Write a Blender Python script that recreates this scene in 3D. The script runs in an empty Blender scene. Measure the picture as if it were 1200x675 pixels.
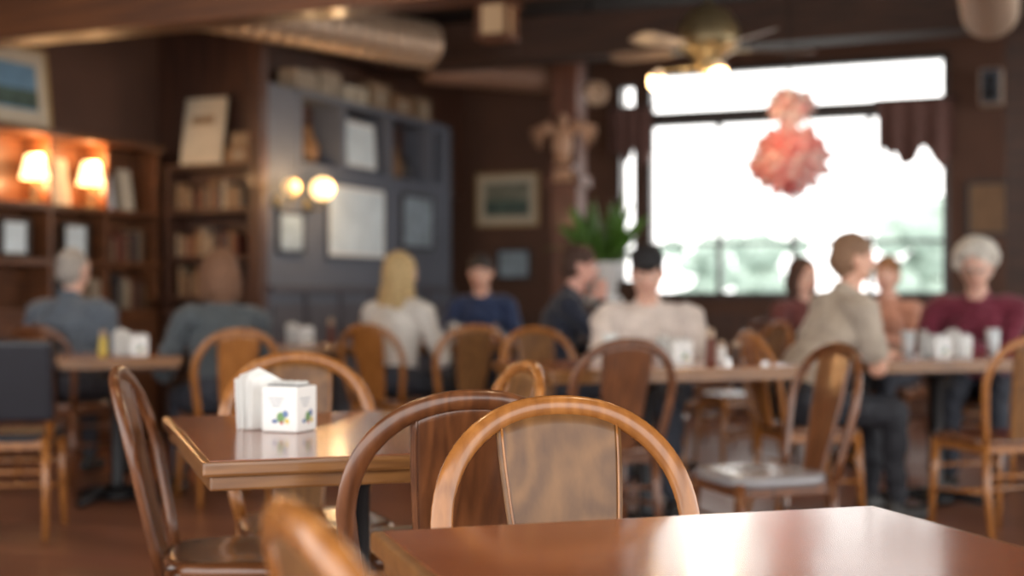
import bpy, bmesh, math, random
import numpy as np
from mathutils import Vector, Matrix, noise
random.seed(7)
scene = bpy.context.scene
TH = math.radians(23)
CU, SU = math.cos(TH), math.sin(TH)
def R(a, b, z=0.0):
    """room axes (a along window wall, b towards it) -> world"""
    return Vector((a*CU + b*SU, -a*SU + b*CU, z))

# ------------------------------------------------------------ materials
MATS = {}
def newmat(name):
    m = bpy.data.materials.new(name); m.use_nodes = True
    nt = m.node_tree
    return m, nt, nt.nodes['Principled BSDF']
def c4(c): return (c[0], c[1], c[2], 1)
def srgb(r, g, b):
    f = lambda v: ((v/255+0.055)/1.055)**2.4 if v/255 > 0.04045 else v/255/12.92
    return (f(r), f(g), f(b))
def plain(name, col, rough=0.6, var=0.12, scale=12, metal=0.0, coat=0.0, sheen=0.0, bump=0.0):
    if name in MATS: return MATS[name]
    m, nt, bs = newmat(name)
    tc = nt.nodes.new('ShaderNodeTexCoord')
    nz = nt.nodes.new('ShaderNodeTexNoise'); nz.inputs['Scale'].default_value = scale; nz.inputs['Detail'].default_value = 4
    rp = nt.nodes.new('ShaderNodeValToRGB')
    rp.color_ramp.elements[0].position = 0.3; rp.color_ramp.elements[1].position = 0.7
    rp.color_ramp.elements[0].color = c4([max(0, x*(1-var)) for x in col])
    rp.color_ramp.elements[1].color = c4([min(1, x*(1+var)) for x in col])
    nt.links.new(tc.outputs['Object'], nz.inputs['Vector'])
    nt.links.new(nz.outputs['Fac'], rp.inputs['Fac'])
    nt.links.new(rp.outputs['Color'], bs.inputs['Base Color'])
    bs.inputs['Roughness'].default_value = rough
    bs.inputs['Metallic'].default_value = metal
    bs.inputs['Coat Weight'].default_value = coat
    bs.inputs['Sheen Weight'].default_value = sheen
    if bump:
        bp = nt.nodes.new('ShaderNodeBump'); bp.inputs['Strength'].default_value = bump; bp.inputs['Distance'].default_value = 0.004
        n2 = nt.nodes.new('ShaderNodeTexNoise'); n2.inputs['Scale'].default_value = scale*8
        nt.links.new(tc.outputs['Object'], n2.inputs['Vector'])
        nt.links.new(n2.outputs['Fac'], bp.inputs['Height']); nt.links.new(bp.outputs['Normal'], bs.inputs['Normal'])
    MATS[name] = m
    return m
def translucent(m, w=0.5):
    nt = m.node_tree; bs = nt.nodes['Principled BSDF']; out = nt.nodes['Material Output']
    tr = nt.nodes.new('ShaderNodeBsdfTranslucent'); mx = nt.nodes.new('ShaderNodeMixShader'); mx.inputs[0].default_value = w
    src = bs.inputs['Base Color'].links[0].from_socket
    nt.links.new(src, tr.inputs['Color']); nt.links.new(bs.outputs[0], mx.inputs[1]); nt.links.new(tr.outputs[0], mx.inputs[2]); nt.links.new(mx.outputs[0], out.inputs['Surface'])
    return m
def wood(name, light, dark, rough=0.35, stretch=(1, 1, 0.08), scale=14, coat=0.3, ring=0.5, freq=55):
    if name in MATS: return MATS[name]
    m, nt, bs = newmat(name)
    N = nt.nodes.new; L = nt.links.new
    tc = N('ShaderNodeTexCoord'); mp = N('ShaderNodeMapping'); mp.inputs['Scale'].default_value = stretch
    L(tc.outputs['Object'], mp.inputs['Vector'])
    n1 = N('ShaderNodeTexNoise'); n1.inputs['Scale'].default_value = scale; n1.inputs['Detail'].default_value = 2; n1.inputs['Distortion'].default_value = .6
    L(mp.outputs['Vector'], n1.inputs['Vector'])
    n2 = N('ShaderNodeTexNoise'); n2.inputs['Scale'].default_value = scale*9; n2.inputs['Detail'].default_value = 3
    L(mp.outputs['Vector'], n2.inputs['Vector'])
    ml = N('ShaderNodeMath'); ml.operation = 'MULTIPLY'; ml.inputs[1].default_value = freq
    sn = N('ShaderNodeMath'); sn.operation = 'SINE'
    L(n1.outputs['Fac'], ml.inputs[0]); L(ml.outputs[0], sn.inputs[0])
    mr = N('ShaderNodeMapRange'); mr.inputs['From Min'].default_value = -1; mr.inputs['From Max'].default_value = 1
    L(sn.outputs[0], mr.inputs['Value'])
    mx = N('ShaderNodeMix'); mx.data_type = 'FLOAT'; mx.inputs['Factor'].default_value = ring
    L(n2.outputs['Fac'], mx.inputs[2]); L(mr.outputs['Result'], mx.inputs[3])
    rp = N('ShaderNodeValToRGB')
    rp.color_ramp.elements[0].position = 0.15; rp.color_ramp.elements[1].position = 0.75
    rp.color_ramp.elements[0].color = c4(dark); rp.color_ramp.elements[1].color = c4(light)
    L(mx.outputs[0], rp.inputs['Fac']); L(rp.outputs['Color'], bs.inputs['Base Color'])
    bs.inputs['Roughness'].default_value = rough
    bs.inputs['Coat Weight'].default_value = coat; bs.inputs['Coat Roughness'].default_value = 0.12
    MATS[name] = m
    return m
def emis(name, col, strength, base=None):
    if name in MATS: return MATS[name]
    m, nt, bs = newmat(name)
    bs.inputs['Base Color'].default_value = c4(base or col)
    bs.inputs['Emission Color'].default_value = c4(col)
    bs.inputs['Emission Strength'].default_value = strength
    MATS[name] = m
    return m

W_CHAIR = wood('chair_honey_wood', srgb(176, 115, 58), srgb(130, 79, 36), 0.26, (1, 1, 0.1), 7, 0.5, .25)
W_SPLAT = wood('chair_splat_wood', srgb(132, 92, 52), srgb(90, 58, 31), 0.4, (1, 1, 0.42), 4.5, 0.15, 0.3, 75)
W_CHAIRD = wood('chair_dark_or_shaded_wood', srgb(120, 73, 42), srgb(76, 43, 25), 0.3, (1, 1, 0.1), 7, 0.4, .3)
W_TABLE = wood('table_top_wood', srgb(156, 89, 55), srgb(134, 72, 43), 0.24, (0.12, 1, 1), 5, 0.6, 0.2)
W_RIM = wood('table_rim_wood', srgb(146, 100, 56), srgb(100, 62, 32), 0.3, (0.1, 1, 1), 9, 0.5, .3)
W_DARK = wood('dark_wall_wood', srgb(86, 54, 38), srgb(54, 33, 24), 0.5, (1, 1, 0.08), 5, 0.1, .3)
W_BEAM = wood('beam_wood', srgb(68, 43, 31), srgb(40, 25, 19), 0.6, (0.08, 1, 1), 5, 0.0, .3)
W_BROWN = wood('brown_beam_wood', srgb(116, 70, 38), srgb(76, 44, 26), 0.5, (0.08, 1, 1), 5, 0.1, .3)
W_SHELF = wood('shelf_wood', srgb(118, 71, 40), srgb(74, 43, 25), 0.45, (0.1, 0.1, 1), 8, 0.2, .3)
M_BLUE = plain('blue_grey_paint', srgb(96, 101, 113), 0.55, 0.06)
M_BLUED = plain('blue_grey_paint_trim', srgb(82, 80, 87), 0.5, 0.06)
M_BROWNW = plain('brown_plaster', srgb(92, 63, 49), 0.8, 0.12, 3)
M_CEIL = plain('dark_ceiling_paint', srgb(54, 38, 31), 0.8, 0.1, 3)
M_BLACK = plain('black_metal', (0.015, 0.015, 0.017), 0.4, 0.1, metal=0.5)
M_METAL = plain('galvanised_metal', srgb(176, 154, 134), 0.4, 0.08, 6, metal=0.35)
M_BRASS = plain('aged_brass', srgb(150, 134, 100), 0.35, 0.1, 8, metal=0.6)
M_WHITE = plain('white_paper', (0.82, 0.82, 0.8), 0.7, 0.03)
M_CREAM = plain('cream_paper', (0.58, 0.5, 0.38), 0.7, 0.08)
M_SEAT = plain('dark_vinyl', srgb(26, 28, 38), 0.45, 0.1, coat=0.05)
M_SEATB = wood('seat_wood', srgb(120, 74, 44), srgb(80, 46, 26), 0.22, (1, .1, 1), 9, 0.6, .3)
M_GREEN = translucent(plain('leaf_green', srgb(104, 150, 66), 0.5, 0.3, 30), .4)
M_POT = plain('white_ceramic', (0.75, 0.76, 0.76), 0.3, 0.03)

# ------------------------------------------------------------ mesh builder
class MB:
    def __init__(s): s.v = []; s.f = []; s.m = []; s.sm = []; s.mats = []
    def mi(s, mat):
        if mat not in s.mats: s.mats.append(mat)
        return s.mats.index(mat)
    def add(s, vf, mat, M=None, smooth=False):
        vs, fs = vf; o = len(s.v); i = s.mi(mat)
        for p in vs:
            p = Vector(p)
            s.v.append(tuple(M @ p) if M is not None else tuple(p))
        for f in fs:
            s.f.append([k+o for k in f]); s.m.append(i); s.sm.append(smooth)
        return s
    def box(s, c, d, mat, bev=0.0, rz=0.0, rx=0.0, ry=0.0):
        M = Matrix.Translation(c) @ Matrix.Rotation(rz, 4, 'Z') @ Matrix.Rotation(ry, 4, 'Y') @ Matrix.Rotation(rx, 4, 'X')
        return s.add(boxvf(d, bev), mat, M)
    def tube(s, pts, rad, mat, n=12, ref=None, smooth=True):
        return s.add(tubevf(pts, rad, n, ref), mat, None, smooth)
    def lathe(s, prof, mat, M=None, n=24, smooth=True):
        return s.add(lathevf(prof, n), mat, M, smooth)
    def ell(s, c, r, mat, M=None, n=14):
        prof = [(math.sin(math.pi*i/8), -math.cos(math.pi*i/8)) for i in range(9)]
        T = Matrix.Translation(c) @ (M if M is not None else Matrix()) @ Matrix.Diagonal((r[0], r[1], r[2], 1))
        return s.add(lathevf(prof, n), mat, T, True)
    def prism(s, out, t, mat, M=None):
        n = len(out)
        vs = [(x, y, -t/2) for x, y in out]+[(x, y, t/2) for x, y in out]
        fs = [list(range(n))[::-1], list(range(n, 2*n))]+[[i, (i+1) % n, (i+1) % n+n, i+n] for i in range(n)]
        return s.add((vs, fs), mat, M)
    def build(s, name, loc=(0, 0, 0), rz=0.0):
        me = bpy.data.meshes.new(name)
        me.from_pydata(s.v, [], s.f)
        for m in s.mats: me.materials.append(m)
        me.polygons.foreach_set('material_index', s.m)
        me.polygons.foreach_set('use_smooth', s.sm)
        me.update()
        ob = bpy.data.objects.new(name, me)
        ob.location = loc; ob.rotation_euler = (0, 0, rz)
        scene.collection.objects.link(ob)
        return ob
def boxvf(d, bev=0.0):
    bm = bmesh.new(); bmesh.ops.create_cube(bm, size=1.0)
    bmesh.ops.scale(bm, vec=d, verts=bm.verts)
    if bev: bmesh.ops.bevel(bm, geom=bm.edges[:], offset=bev, segments=2, affect='EDGES', profile=0.6)
    bm.verts.index_update()
    r = ([tuple(v.co) for v in bm.verts], [[v.index for v in f.verts] for f in bm.faces]); bm.free()
    return r
def tubevf(pts, rad, n=12, ref=None):
    pts = [Vector(p) for p in pts]; N = len(pts)
    if not isinstance(rad, (list, tuple)): rad = [rad]*N
    elif isinstance(rad, tuple): rad = [rad]*N
    if ref is None:
        d = pts[-1]-pts[0]
        ref = min([Vector((1, 0, 0)), Vector((0, 1, 0)), Vector((0, 0, 1))], key=lambda a: abs(a.dot(d)))
    ref = Vector(ref); vs = []; fs = []
    for i, p in enumerate(pts):
        t = (pts[min(i+1, N-1)]-pts[max(i-1, 0)]).normalized()
        n1 = (ref-t*ref.dot(t)).normalized(); n2 = t.cross(n1)
        r = rad[i]; ra, rb = (r if isinstance(r, tuple) else (r, r))
        for k in range(n):
            a = 2*math.pi*k/n
            vs.append(tuple(p+n1*math.cos(a)*ra+n2*math.sin(a)*rb))
    for i in range(N-1):
        for k in range(n):
            fs.append([i*n+k, i*n+(k+1) % n, (i+1)*n+(k+1) % n, (i+1)*n+k])
    fs.append(list(range(n))[::-1]); fs.append([(N-1)*n+k for k in range(n)])
    return vs, fs
def lathevf(prof, n=24):
    vs = []; fs = []
    for r, z in prof:
        for k in range(n):
            a = 2*math.pi*k/n
            vs.append((max(r, 1e-5)*math.cos(a), max(r, 1e-5)*math.sin(a), z))
    for i in range(len(prof)-1):
        for k in range(n):
            fs.append([i*n+k, i*n+(k+1) % n, (i+1)*n+(k+1) % n, (i+1)*n+k])
    fs.append(list(range(n))[::-1]); fs.append([(len(prof)-1)*n+k for k in range(n)])
    return vs, fs
def roombox(name, a0, a1, b0, b1, z0, z1, mat, bev=0.0):
    mb = MB(); mb.box((0, 0, 0), (a1-a0, b1-b0, z1-z0), mat, bev)
    return mb.build(name, R((a0+a1)/2, (b0+b1)/2, (z0+z1)/2), -TH)

# ------------------------------------------------------------ room shell
def floor_mat():
    m, nt, bs = newmat('floor_planks'); N = nt.nodes.new; L = nt.links.new
    tc = N('ShaderNodeTexCoord'); mp = N('ShaderNodeMapping'); mp.inputs['Scale'].default_value = (1, 1, 1)
    L(tc.outputs['Object'], mp.inputs['Vector'])
    br = N('ShaderNodeTexBrick'); br.inputs['Scale'].default_value = 1.0
    br.inputs['Brick Width'].default_value = 1.4; br.inputs['Row Height'].default_value = 0.14; br.inputs['Mortar Size'].default_value = 0.003
    br.inputs['Color1'].default_value = c4(srgb(150, 100, 76)); br.inputs['Color2'].default_value = c4(srgb(128, 84, 64)); br.inputs['Mortar'].default_value = c4(srgb(60, 40, 32))
    L(mp.outputs['Vector'], br.inputs['Vector'])
    nz = N('ShaderNodeTexNoise'); nz.inputs['Scale'].default_value = 6; nz.inputs['Detail'].default_value = 5
    m2 = N('ShaderNodeMapping'); m2.inputs['Scale'].default_value = (0.4, 6, 1)
    L(tc.outputs['Object'], m2.inputs['Vector']); L(m2.outputs['Vector'], nz.inputs['Vector'])
    mx = N('ShaderNodeMix'); mx.data_type = 'RGBA'; mx.blend_type = 'MULTIPLY'; mx.inputs['Factor'].default_value = 0.35
    L(br.outputs['Color'], mx.inputs[6]); L(nz.outputs['Color'], mx.inputs[7]); L(mx.outputs[2], bs.inputs['Base Color'])
    bs.inputs['Roughness'].default_value = 0.3
    return m
roombox('floor', -8.5, 6.0, -2.5, 12.3, -0.1, 0.0, floor_mat())
roombox('ceiling', -7.2, 4.5, -0.5, 12.3, 3.4, 3.5, M_CEIL)

def panelled(mb, x0, x1, z0, z1, y, mat, n):
    w = (x1-x0)/n
    for i in range(n):
        cx = x0+w*(i+.5)
        mb.box((cx, y-0.008, (z0+z1)/2), (w-0.12, 0.016, z1-z0-0.12), mat, 0.006)
WB = 12.08
mb = MB()
def ww(a0, a1, z0, z1, mat=M_BROWNW): mb.box(((a0+a1)/2, 0.1, (z0+z1)/2), (a1-a0, 0.2, z1-z0), mat)
A0, A1, ZS, ZT = -3.778, -1.107, 1.08, 3.11
ww(-7.2, -4.04, 0, 3.4); ww(-3.87, A0, 0, 3.4); ww(A1, 4.5, 0, 3.4)
ww(A0, A1, 0, ZS); ww(A0, A1, ZT, 3.4); ww(-4.04, -3.87, 0, 1.15); ww(-4.04, -3.87, 3.0, 3.4)
panelled(mb, -7.0, 1.5, 0.12, 0.95, 0.0, W_DARK, 14)
mb.build('wall_back', R(0, WB, 0), -TH)
M_FRAME = wood('window_frame_wood', srgb(56, 42, 38), srgb(38, 28, 26), 0.4, (0.1, 1, 1), 6, 0.2)
mb = MB()
def fr(a0, a1, z0, z1, d=0.14, y=0.03): mb.box(((a0+a1)/2, y, (z0+z1)/2), (a1-a0, d, z1-z0), M_FRAME, 0.004)
fr(A0, A1, ZT-0.05, ZT); fr(A0, A0+0.05, ZS, ZT); fr(A1-0.05, A1, ZS, ZT); fr(A0-0.06, A1+0.06, ZS-0.05, ZS, 0.26)
fr(A0, A1, 2.60, 2.73, 0.12)
for ax in (-3.1, -2.424, -1.77): fr(ax-0.022, ax+0.022, ZS, 2.6, 0.06)
fr(A0, A1, 1.50, 1.53, 0.05)
mb.build('window_1', R(0, WB, 0), -TH)
mb = MB()
fr(-4.04, -4.02, 1.15, 3.0); fr(-3.89, -3.87, 1.15, 3.0); fr(-4.04, -3.87, 2.62, 2.72); fr(-4.04, -3.87, 1.15, 1.19)
mb.build('window_2', R(0, WB, 0), -TH)
roombox('wall_left', -6.62, -6.5, 2.0, 8.57, 0, 3.4, M_BROWNW)
roombox('wall_left_return', -6.62, -5.65, 8.45, 8.57, 0, 3.4, W_DARK)
roombox('wall_left_rear', -5.75, -5.65, 8.57, 12.08, 2.0, 3.4, W_DARK)
mb = MB()
mb.box((-5.5, (8.45+11.19)/2, 1.0), (0.294, 11.19-8.45, 2.0), M_BLUE)
mb.box((-5.3985, (8.2+8.45)/2, 1.28), (0.091, 0.25, 2.56), M_BLUE)
mb.box((-5.5, (8.45+8.6)/2, 2.28), (0.294, 0.15, 0.56), M_BLUE)
mb.box((-5.5, 11.12, 2.28), (0.294, 0.14, 0.56), M_BLUE)
mb.box((-5.335, 9.7, 1.1), (0.04, 2.98, 0.06), M_BLUED, 0.006)
mb.box((-5.34, 9.7, 0.07), (0.03, 2.98, 0.14), M_BLUED, 0.004)
for i in range(6):
    b = 8.45+i*0.5
    mb.box((-5.346, b, 0.6), (0.014, 0.4, 0.78), M_BLUED, 0.005)
    mb.box((-5.342, b+0.25, 0.6), (0.022, 0.04, 0.94), M_BLUED, 0.004)
mb.build('wall_blue_partition', (0, 0, 0), -TH)
roombox('trim_partition_post', -5.45, -5.35, 8.1, 8.2, 0, 3.4, W_DARK)
roombox('wall_left_far', -6.6, -6.5, 8.57, 12.08, 0, 3.4, M_BROWNW)
roombox('ceiling_beam', -5.65, 4.0, 10.06, 10.36, 2.93, 3.27, W_BEAM, 0.01)
roombox('ceiling_beam', -6.5, 1.0, 5.96, 6.2, 2.5, 2.82, W_BROWN, 0.01)
roombox('ceiling_beam', -5.65, -5.42, 6.2, 10.06, 2.95, 3.25, W_BEAM, 0.01)
for b in (7.4, 8.7, 11.2):
    roombox('ceiling_joist', -5.4, 4.0, b, b+0.12, 3.27, 3.4, W_BEAM)

# ------------------------------------------------------------ shelves
BK = [plain('book_%d' % i, c, 0.6, 0.15) for i, c in enumerate([srgb(104, 54, 40), srgb(142, 118, 92), srgb(60, 60, 64), srgb(126, 94, 64), srgb(72, 50, 38), srgb(158, 142, 122)])]
mb = MB()
def bx(a0, a1, b0, b1, z0, z1, mat, bev=0.004): mb.box(((a0+a1)/2, (b0+b1)/2, (z0+z1)/2), (a1-a0, b1-b0, z1-z0), mat, bev)
for z in (2.09, 1.61, 1.25, 0.92): bx(-6.47, -6.22 if z < 2 else -6.19, 5.0, 8.14, z, z+0.04, W_SHELF)
for b in (5.0, 5.7, 6.4, 7.0, 7.55, 8.1): bx(-6.47, -6.24, b, b+0.035, 1.0, 2.09, W_SHELF)
bx(-6.495, -6.47, 5.0, 8.14, 0.0, 2.1, W_SHELF, 0)
bx(-6.47, -6.24, 5.0, 8.14, 0.0, 0.92, W_SHELF)
for i in range(5): bx(-6.245, -6.225, 5.05+i*0.62, 5.6+i*0.62, 0.12, 0.84, W_SHELF, 0.006)
mb.build('built_in_bookshelf', (0, 0, 0), -TH)
def framed(name, w, h, loc, rz, fmat, inner, mat_w=0.05, tilt=0.0, art=None):
    mb = MB(); t = 0.025; fw = 0.028
    X = Matrix.Rotation(tilt, 4, 'X')
    def q(c, d, m, bev=0): mb.add(boxvf(d, bev), m, X @ Matrix.Translation(c))
    q((0, 0, h/2-fw/2), (w, t, fw), fmat, 0.003); q((0, 0, -h/2+fw/2), (w, t, fw), fmat, 0.003)
    q((-w/2+fw/2, 0, 0), (fw, t, h), fmat, 0.003); q((w/2-fw/2, 0, 0), (fw, t, h), fmat, 0.003)
    q((0, 0.004, 0), (w-fw, 0.008, h-fw), M_WHITE if mat_w < .06 else M_CREAM)
    q((0, -0.002, 0), (w-2*fw-2*mat_w, 0.004, h-2*fw-2*mat_w), inner)
    if art:
        q((0, -0.005, -h*0.14), (w-2*fw-2*mat_w, 0.003, (h-2*fw-2*mat_w)*0.4), art)
    return mb.build(name, loc, rz)
M_SKYP = plain('picture_sky', srgb(110, 146, 172), 0.5, 0.2, 5)
M_HILL = plain('picture_hills', srgb(74, 92, 84), 0.5, 0.4, 9)
M_SCENE = plain('picture_scene', srgb(128, 128, 112), 0.5, 0.35, 9)
M_PALE = plain('picture_pale', srgb(215, 228, 234), 0.3, 0.12, 5)
M_GREYP = plain('picture_grey_blue', srgb(150, 166, 178), 0.3, 0.3, 9)
M_GOLDF = plain('gilt_frame', srgb(170, 140, 96), 0.4, 0.1)
M_DKF = plain('dark_frame', srgb(40, 36, 36), 0.4, 0.1)
M_GREYF = plain('grey_frame', srgb(66, 72, 84), 0.4, 0.1)
FA = -TH+math.pi/2
framed('framed_landscape_picture', 0.68, 0.54, R(-6.4, 6.83, 2.41), FA, M_GOLDF, M_SKYP, 0.09, -0.1, M_HILL)
for b in (6.72, 7.28): framed('framed_photo', 0.26, 0.25, R(-6.27, b, 1.42), FA, M_DKF, M_PALE, 0.01)
framed('framed_picture', 0.95, 0.6, R(-5.338, 9.45, 1.63), FA, M_GREYF, M_PALE, 0.03)
framed('framed_picture', 0.6, 0.47, R(-5.338, 10.5, 1.68), FA, M_DKF, M_GREYP, 0.0)
framed('framed_picture', 0.36, 0.31, R(-5.338, 8.48, 1.51), FA, M_DKF, M_GREYP, 0.0)
framed('framed_landscape_picture', 0.66, 0.52, R(-5.17, 12.06, 1.97), -TH, M_GOLDF, M_SCENE, 0.07, 0, M_HILL)
framed('framed_picture', 0.34, 0.46, R(-0.8, 12.06, 1.78), -TH, M_DKF, BK[3], 0.0)
framed('framed_picture', 0.36, 0.3, R(-5.1, 12.06, 1.35), -TH, M_DKF, M_GREYP, 0.0)
mb = MB()
for b, w, h, m in ((7.22, .17, .32, M_CREAM), (7.68, .17, .24, M_WHITE), (7.9, .14, .3, M_CREAM), (6.55, .12, .3, BK[3])):
    mb.add(boxvf((0.02, w, h), 0.002), m, Matrix.Translation((-6.36, b, 1.65+h/2)) @ Matrix.Rotation(-0.15, 4, 'Y'))
mb.build('display_cards', (0, 0, 0), -TH)
def books(name, along, fixed, c0, c1, z, hmin, hmax, depth=0.16, axis='b'):
    mb = MB(); c = c0
    while c < c1-0.03:
        w = random.uniform(0.02, 0.045); h = random.uniform(hmin, hmax)
        if random.random() < 0.1: c += 0.05; continue
        if axis == 'b': mb.box((fixed, c+w/2, z+h/2), (depth, w-0.002, h), random.choice(BK), 0.002)
        else: mb.box((c+w/2, fixed, z+h/2), (w-0.002, depth, h), random.choice(BK), 0.002)
        c += w
    return mb.build(name, (0, 0, 0), -TH)
books('books', 0, -6.36, 7.6, 8.05, 1.29, 0.15, 0.24)
books('books', 0, -6.36, 5.1, 5.65, 1.65, 0.2, 0.3)
books('books', 0, -6.36, 5.8, 6.3, 1.29, 0.18, 0.26)
books('books', 0, -6.36, 7.1, 8.05, 0.96, 0.15, 0.24)
mb = MB()
mb.box((-5.84, 8.435, 1.0), (0.76, 0.02, 2.0), W_DARK)
for a in (-6.205, -5.475): mb.box((a, 8.3, 1.0), (0.035, 0.26, 2.0), W_DARK, 0.003)
for z in (0.08, 0.45, 0.75, 1.03, 1.32, 1.66, 1.985): mb.box((-5.84, 8.3, z), (0.75, 0.265, 0.03), W_DARK, 0.003)
mb.build('bookcase', (0, 0, 0), -TH)
for z, a0, a1 in ((1.675, -6.17, -5.55), (1.335, -6.17, -5.6), (1.045, -6.15, -5.8), (0.765, -6.17, -5.6)):
    books('books', 0, 8.32, a0, a1, z, 0.14, 0.22, 0.16, 'a')
mb = MB()
mb.add(boxvf((0.36, 0.02, 0.5), 0.003), M_CREAM, Matrix.Translation((0, 0, 0.25)) @ Matrix.Rotation(-0.16, 4, 'X'))
mb.add(boxvf((0.31, 0.004, 0.44), 0.0), M_CREAM, Matrix.Translation((0, -0.013, 0.25)) @ Matrix.Rotation(-0.16, 4, 'X'))
mb.add(boxvf((0.2, 0.004, 0.06), 0.0), BK[1], Matrix.Translation((0, -0.016, 0.33)) @ Matrix.Rotation(-0.16, 4, 'X'))
mb.build('leaning_menu_board', R(-5.98, 8.32, 2.005), -TH)
mb = MB()
mb.box((0, 0, 0.06), (0.24, 0.14, 0.12), BK[3], 0.006); mb.box((0.02, 0, 0.17), (0.18, 0.12, 0.1), BK[1], 0.006); mb.box((0, -0.072, 0.06), (0.1, 0.004, 0.05), BK[5])
mb.build('keepsake_boxes', R(-5.62, 8.3, 2.0), -TH)
mb = MB()
mb.box((-5.64, 9.82, 2.28), (0.02, 2.44, 0.56), W_DARK)
for z in (2.0, 2.54): mb.box((-5.49, 9.82, z+0.01), (0.3, 2.46, 0.05), M_BLUE, 0.004)
for b in (8.62, 9.26, 10.03, 10.8, 11.03): mb.box((-5.49, b, 2.28), (0.29, 0.06, 0.54), M_BLUE, 0.004)
mb.box((-5.628, 9.82, 2.28), (0.008, 2.3, 0.5), W_DARK)
mb.build('wall_cubby_shelf', (0, 0, 0), -TH)
framed('framed_photo', 0.55, 0.42, R(-5.42, 9.64, 2.26), FA, M_GREYF, M_PALE, 0.03, -0.06)
mb = MB()
for b, w, h, m in ((8.8, .3, .16, BK[5]), (9.15, .3, .2, BK[5]), (9.55, .34, .14, M_CREAM), (9.95, .3, .22, BK[1]), (10.35, .36, .18, BK[3]), (10.75, .25, .2, BK[1])):
    mb.box((-5.48, b, 2.575+h/2), (0.16, w, h), m, 0.004)
    mb.box((-5.398, b, 2.575+h/2), (0.004, w*0.5, h*0.5), BK[5])
mb.build('storage_boxes', (0, 0, 0), -TH)
def vase(name, loc, s, mat):
    mb = MB(); mb.lathe([(0.0, 0), (.05, 0), (.075, .06), (.08, .12), (.05, .18), (.03, .22), (.042, .25), (.036, .25), (.02, .2), (0, .2)], mat, Matrix.Scale(s, 4)); return mb.build(name, loc)
vase('ceramic_vase', R(-5.5, 8.95, 2.035), 1.2, BK[3]); vase('ceramic_vase', R(-5.5, 10.35, 2.035), 1.1, BK[3]); vase('ceramic_vase', R(-5.5, 10.6, 2.035), .9, BK[2])

# ------------------------------------------------------------ lamps
def point(loc, e, col=(1, .72, .42), r=0.04):
    l = bpy.data.lights.new('bulb_light', 'POINT'); l.energy = e; l.color = col; l.shadow_soft_size = r
    o = bpy.data.objects.new('bulb_light', l); o.location = loc; scene.collection.objects.link(o)
M_SHADE = emis('lit_lampshade', (1.0, .66, .3), 4.5)
M_BULB = emis('warm_bulb', (1.0, .62, .28), 16)
for b in (6.93, 7.47):
    mb = MB()
    mb.lathe([(0, 0), (.05, 0), (.05, .015), (.015, .03), (.03, .08), (.015, .13), (.01, .19), (0, .19)], M_BRASS)
    mb.lathe([(.092, .16), (.055, .31), (.052, .31), (.089, .16)], M_SHADE)
    mb.ell((0, 0, .22), (.02, .02, .03), M_BULB)
    p = R(-6.3, b, 1.652); mb.build('table_lamp', p)
    point(p+Vector((0.05, -.04, .33)), 9, (1, .58, .26))
    point(p+Vector((0.0, 0, .13)), 9, (1, .58, .26))
for b, rr in ((8.30, .06), (8.72, .085)):
    mb = MB()
    mb.add(lathevf([(0, 0), (.05, 0), (.05, .015), (.015, .025), (0, .025)]), M_BRASS, Matrix.Rotation(math.pi/2, 4, 'Y'), True)
    mb.tube([(0, 0, 0), (.07, 0, -.03), (.12, 0, -.02), (.13, 0, .02)], .008, M_BRASS, 8)
    mb.lathe([(0, .0), (.03, .0), (.03, .03), (.0, .03)], M_BRASS, Matrix.Translation((.13, 0, .02)))
    mb.ell((.13, 0, .05+rr*.8), (rr, rr, rr), emis('globe_%d' % int(rr*1000), (1, .66, .3), .7 if rr < .08 else 3.0))
    p = R(-5.352, b, 1.72); mb.build('wall_sconce', p, -TH)
    point(R(-5.08, b, 1.85), 7, (1, .62, .3))
# ceiling fan
mb = MB()
M_BLADE = plain('fan_blade_wood', srgb(112, 98, 90), .4, .1)
mb.lathe([(0, .84), (.07, .84), (.07, .8), (.02, .75), (.014, .75), (.014, .34), (.05, .32), (.13, .28), (.19, .18), (.2, .1), (.18, .04), (.11, .0), (.085, -.03), (.1, -.08), (.04, -.12), (0, -.12)], M_BRASS)
for k in range(5):
    a = k*2*math.pi/5+.1
    M = Matrix.Rotation(a, 4, 'Z')
    mb.add(boxvf((.16, .03, .008), .002), M_BRASS, M @ Matrix.Translation((.22, 0, .04)))
    out = [(.26, -.055), (.6, -.085), (.67, -.06), (.69, 0), (.67, .06), (.6, .085), (.26, .055)]
    mb.prism(out, .008, M_BLADE, M @ Matrix.Translation((0, 0, .045)) @ Matrix.Rotation(.28, 4, 'X'))
for a in (3.25, 4.75, 1.1):
    M = Matrix.Rotation(a, 4, 'Z')
    mb.add(tubevf([(.05, 0, -.06), (.18, 0, -.08), (.3, 0, -.1)], .012, 8), M_BRASS, M, True)
    mb.add(lathevf([(.018, 0), (.03, -.02), (.045, -.05), (.055, -.07), (.052, -.07), (.04, -.05), (.02, -.02)], 16), emis('frosted_shade', (1, .6, .3), .6, (.8, .7, .6)), M @ Matrix.Translation((.31, 0, -.09)) @ Matrix.Rotation(-.4, 4, 'Y'), True)
    mb.ell(M @ Vector((.335, 0, -.165)), (.052, .052, .058), M_BULB)
FAN = Vector((1.24, 8.6, 2.56))
mb.build('ceiling_fan', FAN)
point(FAN+Vector((0, 0, -.34)), 20, (1, .72, .44), .1)
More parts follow.
